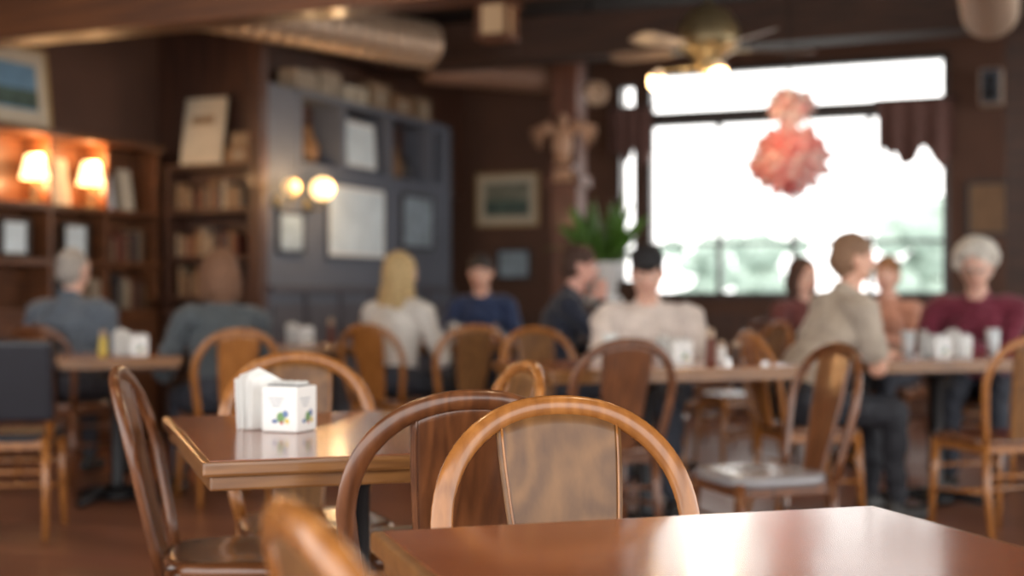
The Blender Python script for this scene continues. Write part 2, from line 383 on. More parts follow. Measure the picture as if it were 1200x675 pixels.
# lantern
mb = MB()
mb.tube([(0, 0, .54), (0, 0, .22)], .008, M_BLACK, 8)
mb.lathe([(0, .22), (.05, .2), (.2, .12), (.2, .1), (0, .1)], W_BROWN, n=4, smooth=False)
mb.lathe([(0, .1), (.12, .1), (.12, -.1), (0, -.1)], emis('lantern_glass', (1, .6, .3), .2, (.3, .2, .12)), n=4, smooth=False)
for k in range(4):
    a = k*math.pi/2; mb.box((.14*math.cos(a), .14*math.sin(a), 0), (.03, .03, .22), W_BROWN)
mb.box((0, 0, -.11), (.24, .24, .025), W_BROWN, .003, math.pi/4)
mb.build('hanging_lantern', (-.1, 9.0, 2.86), .5)
def duct(name, p0, p1, r, mat):
    p0 = Vector(p0); p1 = Vector(p1); n = int((p1-p0).length/.12); mb = MB()
    pts = []; rad = []
    for i in range(n+1):
        for o, k in ((0, 1.0), (.07, 1.0), (.075, 1.04), (.09, 1.04), (.095, 1.0)):
            t = (i+o/.12)/(n+1); pts.append(p0.lerp(p1, t)); rad.append(r*k)
    mb.tube(pts, rad, mat, 28)
    for t in (.2, .8):
        c = p0.lerp(p1, t); mb.tube([c+Vector((0, 0, r)), (c.x, c.y, 3.4)], .006, M_BLACK, 6)
    return mb.build(name)
duct('air_duct', (-2.6, 8.16, 2.94), (-.62, 10.3, 2.94), .17, M_METAL)
duct('air_duct', (-.75, 11.55, 2.98), (.42, 12.2, 2.98), .13, plain('brown_duct_paint', srgb(134, 102, 84), .5, .1))
duct('air_duct', (2.5, 7.2, 2.86), (3.05, 8.7, 2.86), .17, M_METAL)
def fill_lamp(X, Y, e):  # ceiling discs and spots added as warm fill to brighten tables and people
    mb = MB(); mb.lathe([(0, 0), (.1, 0), (.12, -.012), (.12, -.02), (.09, -.02), (.085, -.008), (0, -.008)], M_BRASS)
    mb.lathe([(0, -.01), (.084, -.01), (.084, -.012), (0, -.012)], emis('fill_disc_glow', (1, .78, .5), 6))
    mb.build('added_fill_disc', (X, Y, 3.4))
    l = bpy.data.lights.new('fill_lamp', 'SPOT'); l.energy = e; l.color = (1, .7, .42); l.spot_size = math.radians(130); l.spot_blend = .8; l.shadow_soft_size = .12
    o = bpy.data.objects.new('fill_lamp', l); o.location = (X, Y, 3.36); scene.collection.objects.link(o)
for X, Y in ((-2.6, 5.6), (-.6, 6.2), (1.6, 5.4), (-2.2, 8.1), (-.9, 3.2), (1.1, 2.6), (2.6, 8.2)): fill_lamp(X, Y, 48)

# ------------------------------------------------------------ decor
PC = Vector((.5, 12.0, 0))
mb = MB(); W_COL = wood('column_wood', srgb(120, 74, 54), srgb(84, 50, 38), .5, (1, 1, .1), 6, .1, .3)
mb.box((0, 0, 1.7), (.24, .24, 3.4), W_COL, .01); mb.box((0, 0, .1), (.32, .32, .2), W_COL, .01); mb.box((0, 0, 2.05), (.32, .32, .1), W_COL, .01); mb.box((0, 0, 3.3), (.34, .34, .18), W_COL, .01)
mb.build('wooden_column', PC, -TH)
M_CARVE = plain('carved_wood', srgb(186, 146, 118), .5, .2, 9)
mb = MB()
mb.ell((0, 0, .2), (.09, .08, .17), M_CARVE); mb.ell((.02, -.03, .4), (.045, .055, .055), M_CARVE); mb.tube([(.02, -.07, .4), (.02, -.12, .38)], [.02, .003], M_BRASS, 8)
mb.tube([(0, 0, .08), (0, .02, -.12)], [(.03, .07), (.015, .1)], M_CARVE, 10, (0, 1, 0))
for sx in (-1, 1):
    for k in range(5):
        a = .35+k*.22
        mb.tube([(sx*.05, .01, .28), (sx*(.05+.12*math.sin(a+.4)), .02, .32+.06*math.cos(a)), (sx*(.05+.26*math.cos(a-.4)), .03, .34-.22*math.sin(a-.3))], [(.012, .035), (.012, .03), (.004, .01)], M_CARVE, 8, (0, 1, 0))
mb.box((0, .05, -.0), (.2, .16, .04), W_COL, .004)
mb.build('carved_eagle_sculpture', (.43, 11.7, 2.15), -TH)
mb = MB()
mb.tube([(0, 0, .68), (0, .02, .1)], .012, M_BLACK, 8)
mb.add(lathevf([(0, 0), (.06, 0), (.09, .16), (.1, .2), (.08, .2), (.06, .1), (0, .1)]), M_METAL, Matrix.Rotation(math.radians(110), 4, 'X'), True)
mb.build('ceiling_spotlight', (.62, 11.0, 2.72), .3)
mb = MB(); mb.box((0, 0, 0), (.18, .18, .3), M_METAL, .02); mb.box((0, -.088, 0), (.15, .01, .27), M_GREYF, .004); mb.ell((0, -.09, .05), (.05, .02, .05), M_BLACK); mb.ell((0, -.09, -.06), (.065, .02, .065), M_BLACK); mb.tube([(0, .08, 0), (.0, .26, .1)], .02, M_BLACK, 8)
mb.build('wall_speaker', R(-.75, 11.8, 2.75), -TH)
mb = MB(); mb.box((0, 0, 1.7), (.26, .26, 3.4), W_BEAM, .01); mb.box((0, 0, .09), (.32, .32, .18), W_BEAM, .01)
mb.build('structural_post', (3.42, 9.05, 0), -TH)
def valance(name, a0, a1, z0, z1):
    mb = MB(); n = 40; fs = []; vs = []
    for i in range(n+1):
        t = i/n; x = a0+(a1-a0)*t; y = .03*math.sin(t*22)
        drop = z0+(z1-z0)*(.02+.3*abs(math.sin(t*math.pi*2.2+.5))+.2*noise.noise(Vector((t*9, 0, 0))))
        for j in range(5):
            z = z1+(drop-z1)*j/4
            vs.append((x, y*(.3+j*.25), z))
    for i in range(n):
        for j in range(4): fs.append([i*5+j, i*5+j+1, (i+1)*5+j+1, (i+1)*5+j])
    mb.add((vs, fs), plain('valance_fabric', srgb(108, 78, 72), .9, .2, 20), None, True)
    mb.tube([(a0-.03, 0, z1), (a1+.03, 0, z1)], .012, M_BLACK, 8)
    return mb.build(name, R(0, WB-.12, 0), -TH)
valance('window_valance', -1.68, -1.06, 2.08, 2.72); valance('window_valance', -4.1, -3.68, 2.2, 2.78)
# pink paper flower pendant
mb = MB(); PK = [translucent(plain('tissue_%d' % i, c, .8, .06, 12), .75) for i, c in enumerate([srgb(255, 200, 196), srgb(255, 234, 230), srgb(250, 160, 160), srgb(255, 244, 240)])]
random.seed(11)
for cz, rad, cnt, ch in ((0, .215, 42, (0, 0, 2, 1, 0, 1, 3)), (.345, .13, 20, (1, 3, 1, 0))):
    mb.ell((0, 0, cz), (rad*.3, rad*.3, rad*.3), PK[0])
    for i in range(cnt):
        zz = 1-2*(i+.5)/cnt; ph = i*2.39996
        d = Vector((math.sqrt(1-zz*zz)*math.cos(ph), math.sqrt(1-zz*zz)*math.sin(ph), zz))
        q = d.to_track_quat('Z', 'Y').to_matrix().to_4x4() @ Matrix.Rotation(random.uniform(0, 6), 4, 'Z')
        rr_ = random.uniform(.6, .85)
        p = Vector((0, 0, cz))+Vector((d.x*rad*rr_, d.y*rad*rr_, d.z*rad*rr_*.85))
        for pet in range(5):
            vs = []; fs = []; a = pet*1.2566; s_ = rad*random.uniform(.42, .58)
            for u in range(5):
                for w in range(5):
                    uu = u/4; vv = (w-2)/2; wd_ = .42*math.sin(math.pi*(.12+.8*uu))
                    x = uu*s_; y = vv*wd_*s_; z = s_*(.75*uu*uu+.15*vv*vv)+.012*math.sin(9*vv+3*uu)*uu
                    vs.append((x*math.cos(a)-y*math.sin(a), x*math.sin(a)+y*math.cos(a), z))
            for u in range(4):
                for w in range(4): fs.append([u*5+w, u*5+w+1, u*5+w+6, u*5+w+5])
            mb.add((vs, fs), PK[random.choice(ch)], Matrix.Translation(p) @ q, True)
mb.tube([(0, 0, .1), (0, 0, 1.44)], .005, M_BLACK, 6)
mb.build('paper_flower_pendant', (1.83, 9.0, 1.95))
def plant(name, loc):
    mb = MB()
    mb.lathe([(0, 0), (.16, 0), (.17, .05), (.08, .12), (.07, .95), (.15, 1.0), (.15, 1.04), (0, 1.04)], M_POT, n=28)
    mb.lathe([(0, 1.04), (.1, 1.04), (.15, 1.3), (.165, 1.32), (.15, 1.32), (.13, 1.28), (0, 1.26)], M_POT, n=28)
    random.seed(3)
    for i in range(110):
        a = random.uniform(0, 6.28); e = random.uniform(.7, 1.5); L = random.uniform(.3, .76)
        d = Vector((math.cos(a)*math.cos(e), math.sin(a)*math.cos(e), math.sin(e)))
        p0 = Vector((math.cos(a)*.05, math.sin(a)*.05, 1.27)); pts = []
        for k in range(6):
            t = k/5; pts.append(p0+d*L*t+Vector((0, 0, -.5*L*t*t*math.cos(e)*1.4)))
        mb.tube(pts, [(.004, .006), (.004, .02), (.003, .036), (.003, .036), (.003, .022), (.001, .003)], M_GREEN, 6, (0, 0, 1) if e < 1.0 else (math.sin(a), -math.cos(a), 0))
    return mb.build(name, loc)
plant('potted_plant', (.75, 11.2, 0))

# ------------------------------------------------------------ furniture
def back_y(x, z): return -.185-.105*(z-.45)/.44-.022*(1-(x/.21)**2)
HW, HZ, HH = .212, .675, .2
def chair(name, X, Y, phi, wd=None, sp=None, seat=None, upholstered=False):
    wd = wd or W_CHAIR; sp = sp or W_SPLAT; seat = seat or M_SEATB
    mb = MB()
    out = []
    for i in range(32):
        t = 2*math.pi*i/32; c, s_ = math.cos(t), math.sin(t)
        x = math.copysign(abs(c)**.55, c)*.2; y = math.copysign(abs(s_)**.55, s_)*.2
        x *= 1+.08*(y/.2); out.append((x, y))
    n = 32; vs = []; fs = []
    rings = [(.96, .418), (1.0, .426), (1.0, .44), (.97, .452), (.85, .455), (.45, .448), (.01, .446)]
    for k, z in rings: vs += [(x*k, y*k, z) for x, y in out]
    for r_ in range(len(rings)-1):
        for i in range(n): fs.append([r_*n+i, r_*n+(i+1) % n, (r_+1)*n+(i+1) % n, (r_+1)*n+i])
    fs.append(list(range(n))[::-1])
    mb.add((vs, fs), seat, None, True)
    pts = []
    for z in (.43, .5, .57, .63):
        x = -(.168+.044*((z-.43)/.245)**.8); pts.append((x, back_y(x, z), z))
    for i in range(33):
        t = math.pi*i/32; c = math.cos(t); s_ = math.sin(t)
        x = -math.copysign(abs(c)**.9, c)*HW; z = HZ+HH*abs(s_)**.9
        pts.append((x, back_y(x, z), z))
    for z in (.63, .57, .5, .43):
        x = (.168+.044*((z-.43)/.245)**.8); pts.append((x, back_y(x, z), z))
    if not upholstered:
        mb.tube(pts, (.0135, .0185), wd, 14, (0, 1, 0))
        nx, nz = 14, 18; F = []; B = []
        for j in range(nz+1):
            for i in range(nx+1):
                u = -1+2*i/nx; v = j/nz
                xt = .108*u; xb = .066*u
                zt = HZ+HH*(1-(abs(xt)/HW)**2.15)**(1/2.15)-.006
                zz = .445+(zt-.445)*v
                w = xb+(xt-xb)*(1-(1-v)**1.5)
                e = .0035 if (i in (0, nx)) else .0065
                yy = back_y(w, zz)
                F.append((w, yy+e, zz)); B.append((w, yy-e, zz))
        k = nx+1; fs = []
        o = len(F)
        for j in range(nz):
            for i in range(nx):
                a = j*k+i
                fs.append([a, a+k, a+k+1, a+1]); fs.append([o+a, o+a+1, o+a+k+1, o+a+k])
            a = j*k; fs.append([a, o+a, o+a+k, a+k]); a = j*k+nx; fs.append([a, a+k, o+a+k, o+a])
        for i in range(nx):
            a = nz*k+i; fs.append([a, o+a, o+a+1, a+1])
        mb.add((F+B, fs), sp, None, True)
        for sy in (1, -1):
            for sx in (-1, 1):
                ed = []
                for j in range(nz+1):
                    v = j/nz; xt = .1*sx; xb = .059*sx; w = xb+(xt-xb)*(1-(1-v)**1.5); zt = HZ+HH*(1-(abs(xt)/HW)**2.15)**(1/2.15)-.012
                    zz = .45+(zt-.45)*v; ed.append((w, back_y(w, zz)+.0066*sy, zz))
                mb.tube(ed, .0022, wd, 6, (0, 1, 0))
    else:
        for sx in (-1, 1): mb.tube([(sx*.185, -.19, .44), (sx*.19, -.24, .7), (sx*.19, -.28, .86)], (.014, .02), wd, 10, (0, 1, 0))
        mb.add(boxvf((.42, .06, .36), .02), M_SEAT, Matrix.Translation((0, -.245, .69)) @ Matrix.Rotation(.2, 4, 'X'))
    for sx in (-1, 1):
        mb.tube([(sx*.165, .165, .43), (sx*.172, .175, .25), (sx*.182, .19, 0)], [.02, .018, .013], wd, 12)
        mb.tube([(sx*.165, -.175, .44), (sx*.168, -.19, .25), (sx*.178, -.235, 0)], [(.019, .019), (.017, .017), (.013, .013)], wd, 12)
        mb.tube([(sx*.172, .172, .2), (sx*.17, -.19, .22)], .009, wd, 8)
    mb.tube([(-.171, -.01, .21), (.171, -.01, .21)], .009, wd, 8)
    mb.tube([(-.17, .17, .3), (.17, .17, .3)], .009, wd, 8)
    mb.tube([(-.168, -.185, .29), (.168, -.185, .29)], .009, wd, 8)
    for y in (.165, -.165): mb.box((0, y, .408), (.32, .02, .045), wd, .004)
    for x in (.16, -.16): mb.box((x, 0, .408), (.02, .33, .045), wd, .004)
    return mb.build(name, (X, Y, 0), math.radians(phi)-math.pi/2)
T = 18.0
def table(name, X, Y, w, d, rot=T):
    mb = MB()
    mb.box((0, 0, .735), (w, d, .028), W_RIM, .006)
    mb.box((0, 0, .7485), (w-.03, d-.03, .004), W_TABLE, .001)
    mb.box((0, 0, .708), (w-.03, d-.03, .03), W_RIM, .005)
    mb.box((0, 0, .686), (w*.6, d*.6, .02), M_BLACK)
    cs = [0] if w < 1.3 else [-w*.28, w*.28]
    for cx in cs:
        mb.lathe([(0, .02), (.1, .02), (.09, .05), (.05, .07), (.036, .1), (.036, .62), (.06, .66), (.09, .69), (0, .69)], M_BLACK, Matrix.Translation((cx, 0, 0)))
        for k in range(4):
            a = math.pi/4+k*math.pi/2 if w < 1.3 else k*math.pi/2
            L = min(.32, d*.42)
            mb.tube([(cx, 0, .06), (cx+math.cos(a)*L*.6, math.sin(a)*L*.6, .045), (cx+math.cos(a)*L, math.sin(a)*L, .02)], [(.03, .02), (.028, .016), (.02, .02)], M_BLACK, 10, (0, 0, 1))
    return mb.build(name, (X, Y, 0), math.radians(rot))
table('dining_table', .285, 1.545, .755, .76, 17)
table('dining_table', -.36, 3.117, .78, 1.0, 18.5)
table('dining_table', .6, 6.1, 1.2, .8)
table('dining_table', 2.13, 6.87, 1.2, .8)
table('dining_table', -2.02, 7.0, .6, .65)
table('dining_table', -.7, 8.75, 1.7, .7)
table('dining_table', .88, 8.25, .65, .65)
table('dining_table', 2.2, 8.55, .6, .6)
fA, fB, fC, fD = T-90, T+90, T+180, T
chair('dining_chair', .163, 1.97, fA-1)
chair('dining_chair', -.165, 2.70, fB, W_CHAIRD, W_CHAIRD)  # shadow side of this back is put into the darker wood colour
chair('dining_chair', -.25, 3.4, fC)
chair('dining_chair', -.54, 3.7, fA)
chair('dining_chair', -.625, 3.26, 8, W_CHAIRD, W_CHAIRD)
chair('dining_chair', .105, 1.235, 23)
M_SEATGLARE = plain('vinyl_window_glare', srgb(140, 138, 142), .25, .05, coat=.3)  # seat colour paled to carry the window's glare
chair('dining_chair', .86, 4.72, fC, W_CHAIRD, W_CHAIRD, M_SEATGLARE)
chair('dining_chair', .36, 5.59, fB, W_CHAIRD, W_CHAIRD)
chair('dining_chair', 2.1, 5.98, fB)
chair('dining_chair', .25, 6.9, fA+8)
chair('dining_chair', -.3, 7.95, fB)
chair('dining_chair', 1.38, 8.4, fC)
chair('dining_chair', 1.3, 9.6, fA); chair('dining_chair', .85, 9.45, fA-15)
chair('upholstered_chair', -2.22, 6.1, 98, None, None, M_SEAT, True)

M_BLUEP = plain('print_blue', srgb(100, 122, 164), .5); M_GRNP = plain('print_green', srgb(112, 150, 96), .5); M_YELP = plain('print_yellow', srgb(215, 190, 90), .5); M_REDP = plain('print_red', srgb(180, 80, 70), .5)
M_INK = plain('print_grey', srgb(150, 156, 166), .5)
def napkins(name, X, Y, rz=0.3):
    mb = MB()
    mb.box((0, 0, .052), (.092, .085, .102), M_WHITE, .004)
    mb.box((0, 0, .104), (.078, .06, .004), M_GREYF)
    for i in range(12): mb.box((-.034+i*.006, 0, .104), (.002, .055, .014+.004*math.sin(i*2)), M_WHITE, 0, 0, 0, .1)
    D = ((.004, .034, .011, .012, M_GRNP), (.016, .042, .008, .008, M_BLUEP), (.02, .026, .006, .006, M_YELP), (-.012, .025, .008, .005, M_BLUEP), (.006, .022, .005, .004, M_REDP))
    for cx, cz, rx_, rz_, m in D:
        mb.ell((cx, -.0425, cz), (rx_, .0012, rz_), m); mb.ell((.046, cx, cz), (.0012, rx_, rz_), m)
    for k in range(3):
        mb.box((-.008, -.0427, .076-k*.008), (.04-.01*k, .001, .0025), M_INK); mb.box((.0462, -.008, .076-k*.008), (.001, .04-.01*k, .0025), M_INK)
    for i in range(7):
        x = -.1+i*.006; lean = -.06+.02*i; h = .128+.012*math.sin(i*2.1)
        o = [(-.045, 0), (.045, 0), (.045, h*.8), (.0+.015*math.sin(i), h), (-.045, h*.9)]
        mb.prism(o, .0025, M_WHITE, Matrix.Translation((x, .01, .002)) @ Matrix.Rotation(lean, 4, 'Y') @ Matrix.Rotation(.2*math.sin(i*1.7)+1.1, 4, 'Z') @ Matrix.Rotation(math.pi/2, 4, 'X'))
    return mb.build(name, (X, Y, .7505), rz)
napkins('napkin_holder', -.505, 3.1, -.4)
napkins('napkin_holder', -1.9, 6.95); napkins('napkin_holder', -1.3, 8.6); napkins('napkin_holder', -.3, 8.75); napkins('napkin_holder', .75, 6.1); napkins('napkin_holder', 2.1, 6.72); napkins('napkin_holder', 2.25, 6.85, .9)
def shaker(name, X, Y, m, h=.1):
    mb = MB(); mb.lathe([(0, 0), (.022, 0), (.025, .01), (.02, h*.6), (.018, h*.72), (0, h*.72)], m, n=16); mb.lathe([(.019, h*.72), (.02, h*.8), (.014, h*.98), (0, h)], M_METAL, n=16)
    return mb.build(name, (X, Y, .7505))
shaker('salt_shaker', .95, 6.2, M_WHITE); shaker('pepper_shaker', 1.02, 6.22, BK[4]); shaker('ketchup_bottle', -1.15, 8.68, BK[0], .16); shaker('ketchup_bottle', .88, 6.05, BK[0], .16); shaker('mustard_bottle', -2.08, 6.95, M_YELP, .13)
def glass(name, X, Y):
    mb = MB(); mb.lathe([(0, 0), (.028, 0), (.036, .13), (.033, .13), (.027, .012), (0, .012)], plain('tumbler', (.75, .8, .82), .1, .02), n=18); return mb.build(name, (X, Y, .7505))
glass('drinking_glass', 1.95, 6.72); glass('drinking_glass', 2.5, 7.1); glass('drinking_glass', -.75, 8.7); glass('drinking_glass', .45, 6.25); glass('drinking_glass', .95, 8.2)

# ------------------------------------------------------------ people
def person(name, X, Y, phi, lean=.1, tall=0.0, broad=1.0, skin=(.62, .36, .26), hair=(.05, .03, .02), shirt=(.2, .25, .3), pants=(.03, .035, .05),
           style='short', sleeve='long', wr=None, yaw=0, pitch=0, glasses=False, cap=None, female=False):
    S = plain('skin_%s' % str(skin), skin, .5, .06, 20); S.node_tree.nodes['Principled BSDF'].inputs['Subsurface Weight'].default_value = .08
    mats = {'skin': S, 'hair': plain('hair_%s' % str(hair), hair, .6, .3, 60, bump=.8), 'shirt': plain('cloth_%s' % str(shirt), shirt, .85, .14, 14, sheen=.2, bump=.5),
            'pants': plain('trousers_%s' % str(pants), pants, .8, .12, 12, bump=.3), 'shoe': plain('shoe_leather', (.02, .018, .017), .4, .1)}
    if cap: mats['cap'] = plain('cap_%s' % str(cap), cap, .8, .1)
    P = []
    def capp(a, b, r0, r1, l): P.append(('c', np.array(a, float), np.array(b, float), r0, r1, l))
    def ell(c, r, l, M=None): P.append(('e', np.array(c, float), np.array(r, float), (M or Matrix.Identity(3)), l))
    t = tall; sh = .15*broad
    RX = Matrix.Rotation(-math.atan2(lean, .5), 3, 'X')
    ell((0, .0, .57), (.175*broad, .135, .115), 'pants')
    ell((0, .0+lean*.25, .70+t*.3), (.158*broad, .128, .17), 'shirt', RX)
    ell((0, lean*.68, .87+t*.7), ((.17 if not female else .155)*broad, .122, .19), 'shirt', RX)
    if female: 
        for sx in (-1, 1): ell((sx*.075, lean*.7+.09, .88+t*.7), (.065, .055, .065), 'shirt')
    capp((-sh, lean*.9-.01, .985+t), (sh, lean*.9-.01, .985+t), .066, .066, 'shirt')
    capp((0, lean*.9-.01, .98+t), (0, lean*.97, 1.055+t), .105, .062, 'shirt')
    capp((0, lean, 1.04+t), (0, lean+.025, 1.15+t), .056, .052, 'skin')
    nb = Vector((0, lean+.015, 1.12+t))
    HM = Matrix.Translation(nb) @ Matrix.Rotation(math.radians(yaw), 4, 'Z') @ Matrix.Rotation(math.radians(pitch), 4, 'X')
    H3 = HM.to_3x3()
    def h(x, y, z): return tuple(HM @ Vector((x, y, z)))
    ell(h(0, .01, .12), (.074, .092, .09), 'skin', H3)
    ell(h(0, .035, .075), (.062, .066, .078), 'skin', H3)
    ell(h(0, .062, .022), (.03, .03, .025), 'skin', H3)
    capp(h(-.045, .03, .04), h(0, .07, .02), .024, .022, 'skin'); capp(h(.045, .03, .04), h(0, .07, .02), .024, .022, 'skin')
    capp(h(0, .096, .1), h(0, .115, .072), .009, .015, 'skin')
    capp(h(-.035, .083, .118), h(.035, .083, .118), .013, .013, 'skin')
    for sx in (-1, 1): ell(h(sx*.077, .005, .088), (.012, .02, .032), 'skin', H3)
    if style == 'short' or style == 'thin':
        k = .0 if style == 'short' else -.004
        ell(h(0, -.004 if style == 'short' else -.012, .143), (.083+k, .1+k, .086+k), 'hair', H3); ell(h(0, -.037, .095), (.078+k, .074+k, .085+k), 'hair', H3)
    elif style == 'curly':
        ell(h(0, -.02, .15), (.098, .1, .092), 'hair', H3); ell(h(0, -.045, .09), (.096, .08, .1), 'hair', H3)
        for i in range(64):
            zz = 1-1.35*(i+.5)/64; ph = i*2.39996; rr = math.sqrt(max(0, 1-zz*zz))
            x, y, z = rr*math.cos(ph)*.108, rr*math.sin(ph)*.11-.02, zz*.108+.14
            if y > .03 and z < .18: continue
            ell(h(x, y, z), (.024, .024, .024), 'hair')
    elif style == 'bob':
        ell(h(0, -.012, .135), (.092, .104, .098), 'hair', H3); ell(h(0, -.045, .06), (.1, .078, .13), 'hair', H3)
        for sx in (-1, 1): capp(h(sx*.078, .015, .13), h(sx*.082, .0, -.02), .026, .028, 'hair')
    elif style == 'long':
        ell(h(0, -.012, .135), (.09, .104, .096), 'hair', H3); ell(h(0, -.045, .06), (.094, .072, .13), 'hair', H3)
        ell(h(0, -.07, -.06), (.11, .05, .15), 'hair', H3)
        for sx in (-1, 1): capp(h(sx*.078, .01, .13), h(sx*.09, .005, -.1), .026, .026, 'hair')
    if cap:
        ell(h(0, -.002, .165), (.088, .102, .075), 'cap', H3)
        ell(h(0, .105, .15), (.065, .06, .012), 'cap', H3)
    for sx in (-1, 1):
        capp((sx*.085, .0, .545), (sx*.12, .42, .51), .088, .06, 'pants')
        capp((sx*.12, .42, .505), (sx*.125, .43, .12), .056, .042, 'pants')
        capp((sx*.125, .42, .13), (sx*.125, .42, .08), .034, .034, 'shoe')
        capp((sx*.125, .39, .045), (sx*.14, .56, .036), .043, .036, 'shoe')
    if wr is None: wr = ((-.14, .38, .775), (.14, .38, .775))
    fingers = MB()
    for sx, w in zip((-1, 1), wr):
        w = Vector(w); s0 = Vector((sx*(sh+.03), lean*.9, .975+t))
        d = w-s0; L = min(d.length, .535); d.normalize(); w = s0+d*L
        pole = Vector((sx*.5, -.25, -1)); pole = (pole-d*pole.dot(d)).normalized()
        l1, l2 = .285, .255; x = (l1*l1-l2*l2+L*L)/(2*L); hh = math.sqrt(max(0, l1*l1-x*x))
        e = s0+d*x+pole*hh
        if sleeve == 'long':
            capp(s0, e, .058, .048, 'shirt'); capp(e, e.lerp(w, .9), .046, .036, 'shirt'); capp(e, w, .036, .025, 'skin')
        else:
            m = s0.lerp(e, .68); capp(s0, m, .064, .062, 'shirt'); capp(s0, e, .046, .042, 'skin'); capp(e, w, .04, .026, 'skin')
        fd = (w-e).normalized()
        if w.z < .85: fd = Vector((fd.x, fd.y, max(-.25, min(fd.z, .0)))).normalized()
        lat = fd.cross(Vector((0, 0, 1))).normalized(); nn = lat.cross(fd)
        M = Matrix((lat, fd, nn)).transposed()
        ell(w+fd*.045, (.041, .052, .017), 'skin', M)
        for k in range(4):
            ox = (-.03+.02*k); Lf = (.062, .074, .07, .054)[k if sx > 0 else 3-k]
            b0 = w+fd*.08+lat*ox; p1 = b0+fd*Lf*.45-nn*.004; p2 = p1+(fd*.9-nn*.35).normalized()*Lf*.33; p3 = p2+(fd*.6-nn*.7).normalized()*Lf*.25
            fingers.tube([b0-fd*.015, b0, p1, p2, p3, p3+(p3-p2)*.15], [.0085, .009, .0085, .008, .007, .003], S, 8, nn)
        ts = -sx
        b0 = w+fd*.025+lat*ts*.03; p1 = b0+(fd*.6+lat*ts*.8).normalized()*.035-nn*.004; p2 = p1+(fd*.9+lat*ts*.3-nn*.2).normalized()*.028
        fingers.tube([b0-lat*ts*.015, b0, p1, p2, p2+(p2-p1)*.15], [.012, .0125, .011, .009, .004], S, 8, nn)
    u = MB()
    for p in P:
        if p[0] == 'c':
            a, b = Vector(p[1]), Vector(p[2]); r0, r1 = p[3], p[4]; d = b-a; L = d.length; d.normalize()
            pr = [(r0*math.sin(math.pi/2*i/5), -r0*math.cos(math.pi/2*i/5)) for i in range(6)]+[(r1*math.cos(math.pi/2*i/5), L+r1*math.sin(math.pi/2*i/5)) for i in range(6)]
            u.add(lathevf(pr, 14), S, Matrix.Translation(a) @ d.to_track_quat('Z', 'Y').to_matrix().to_4x4(), True)
        else:
            u.ell(Vector(p[1]), p[2], S, p[3].to_4x4(), 16)
    tmp = u.build('tmp_body')
    md = tmp.modifiers.new('r', 'REMESH'); md.mode = 'VOXEL'; md.voxel_size = .0105
    ms = tmp.modifiers.new('s', 'SMOOTH'); ms.factor = .5; ms.iterations = 3
    dg = bpy.context.evaluated_depsgraph_get(); dg.update()
    me = bpy.data.meshes.new_from_object(tmp.evaluated_get(dg))
    bpy.data.objects.remove(tmp, do_unlink=True)
    nv = len(me.vertices); co = np.empty(nv*3); me.vertices.foreach_get('co', co); co = co.reshape(-1, 3)
    labs = sorted(set(p[-1] for p in P)); best = np.full(nv, 1e9); lab = np.zeros(nv, int)
    for p in P:
        if p[0] == 'c':
            ab = p[2]-p[1]; tt = np.clip(((co-p[1])@ab)/max(ab@ab, 1e-9), 0, 1)
            dd = np.linalg.norm(co-p[1]-tt[:, None]*ab, axis=1)-(p[3]+tt*(p[4]-p[3]))
        else:
            Mi = np.array(p[3]); q = (co-p[1])@Mi; r = p[2]; k0 = np.linalg.norm(q/r, axis=1); k1 = np.linalg.norm(q/(r*r), axis=1)
            dd = k0*(k0-1)/np.maximum(k1, 1e-6)
        m_ = dd < best; best[m_] = dd[m_]; lab[m_] = labs.index(p[-1])
    nrm = [v.normal.copy() for v in me.vertices]
    si = labs.index('shirt'); pi = labs.index('pants'); seed = Vector((X*7, Y*3, 0)); hi = labs.index('hair') if 'hair' in labs else -1
    verts = []
    for i in range(nv):
        p = Vector(co[i])
        if lab[i] in (si, pi):
            n_ = noise.noise(Vector((p.x*9, p.y*9, p.z*16))+seed)+.5*noise.noise(Vector((p.x*22, p.y*22, p.z*30))+seed)
            rg = 1-abs(noise.noise(Vector((p.x*7+p.z*6, p.y*7, p.z*11-p.x*8))+seed*2))*2.2
            p = p+nrm[i]*(.004+.010*n_+.009*max(0, rg))
            if p.z < .458 and abs(p.y) < .24: p.z = .458
        elif lab[i] == hi:
            p = p+nrm[i]*(.008*noise.noise(Vector((p.x*55, p.y*55, p.z*22))))
        p.z = max(p.z, .001)
        verts.append(tuple(p))
    out = MB(); mo = [out.mi(mats[l]) for l in labs]
    out.v = verts
    for f in me.polygons:
        vs = list(f.vertices); out.f.append(vs); ls = [lab[k] for k in vs]
        out.m.append(mo[max(set(ls), key=ls.count)]); out.sm.append(True)
    out.add((fingers.v, fingers.f), S, None, True)
    M_EYE = plain('eye_white', (.8, .8, .78), .2, .01); M_IRIS = plain('iris_dark', (.03, .02, .015), .2, .01)
    M_LIP = plain('lips_%s' % str(skin), (skin[0]*.75, skin[1]*.5, skin[2]*.5), .5, .05)
    for sx in (-1, 1):
        out.ell(h(sx*.03, .088, .1), (.013, .008, .008), M_EYE, HM.to_3x3().to_4x4(), 10); out.ell(h(sx*.03, .0945, .1), (.006, .003, .006), M_IRIS, HM.to_3x3().to_4x4(), 10)
        if not cap: out.tube([h(sx*.014, .1, .122), h(sx*.032, .1, .127), h(sx*.048, .088, .121)], .0035, mats['hair'], 6)
    out.tube([h(-.024, .092, .043), h(0, .1, .046), h(.024, .092, .043)], [.002, .0055, .002], M_LIP, 8)
    if glasses:
        for sx in (-1, 1):
            out.tube([h(sx*.032+.022*math.cos(a*.5236), .108, .1+.017*math.sin(a*.5236)) for a in range(13)], .0018, M_BLACK, 6, (0, 1, 0))
            out.tube([h(sx*.054, .106, .103), h(sx*.08, .01, .105)], .0018, M_BLACK, 6)
        out.tube([h(-.01, .108, .103), h(.01, .108, .103)], .0018, M_BLACK, 6)
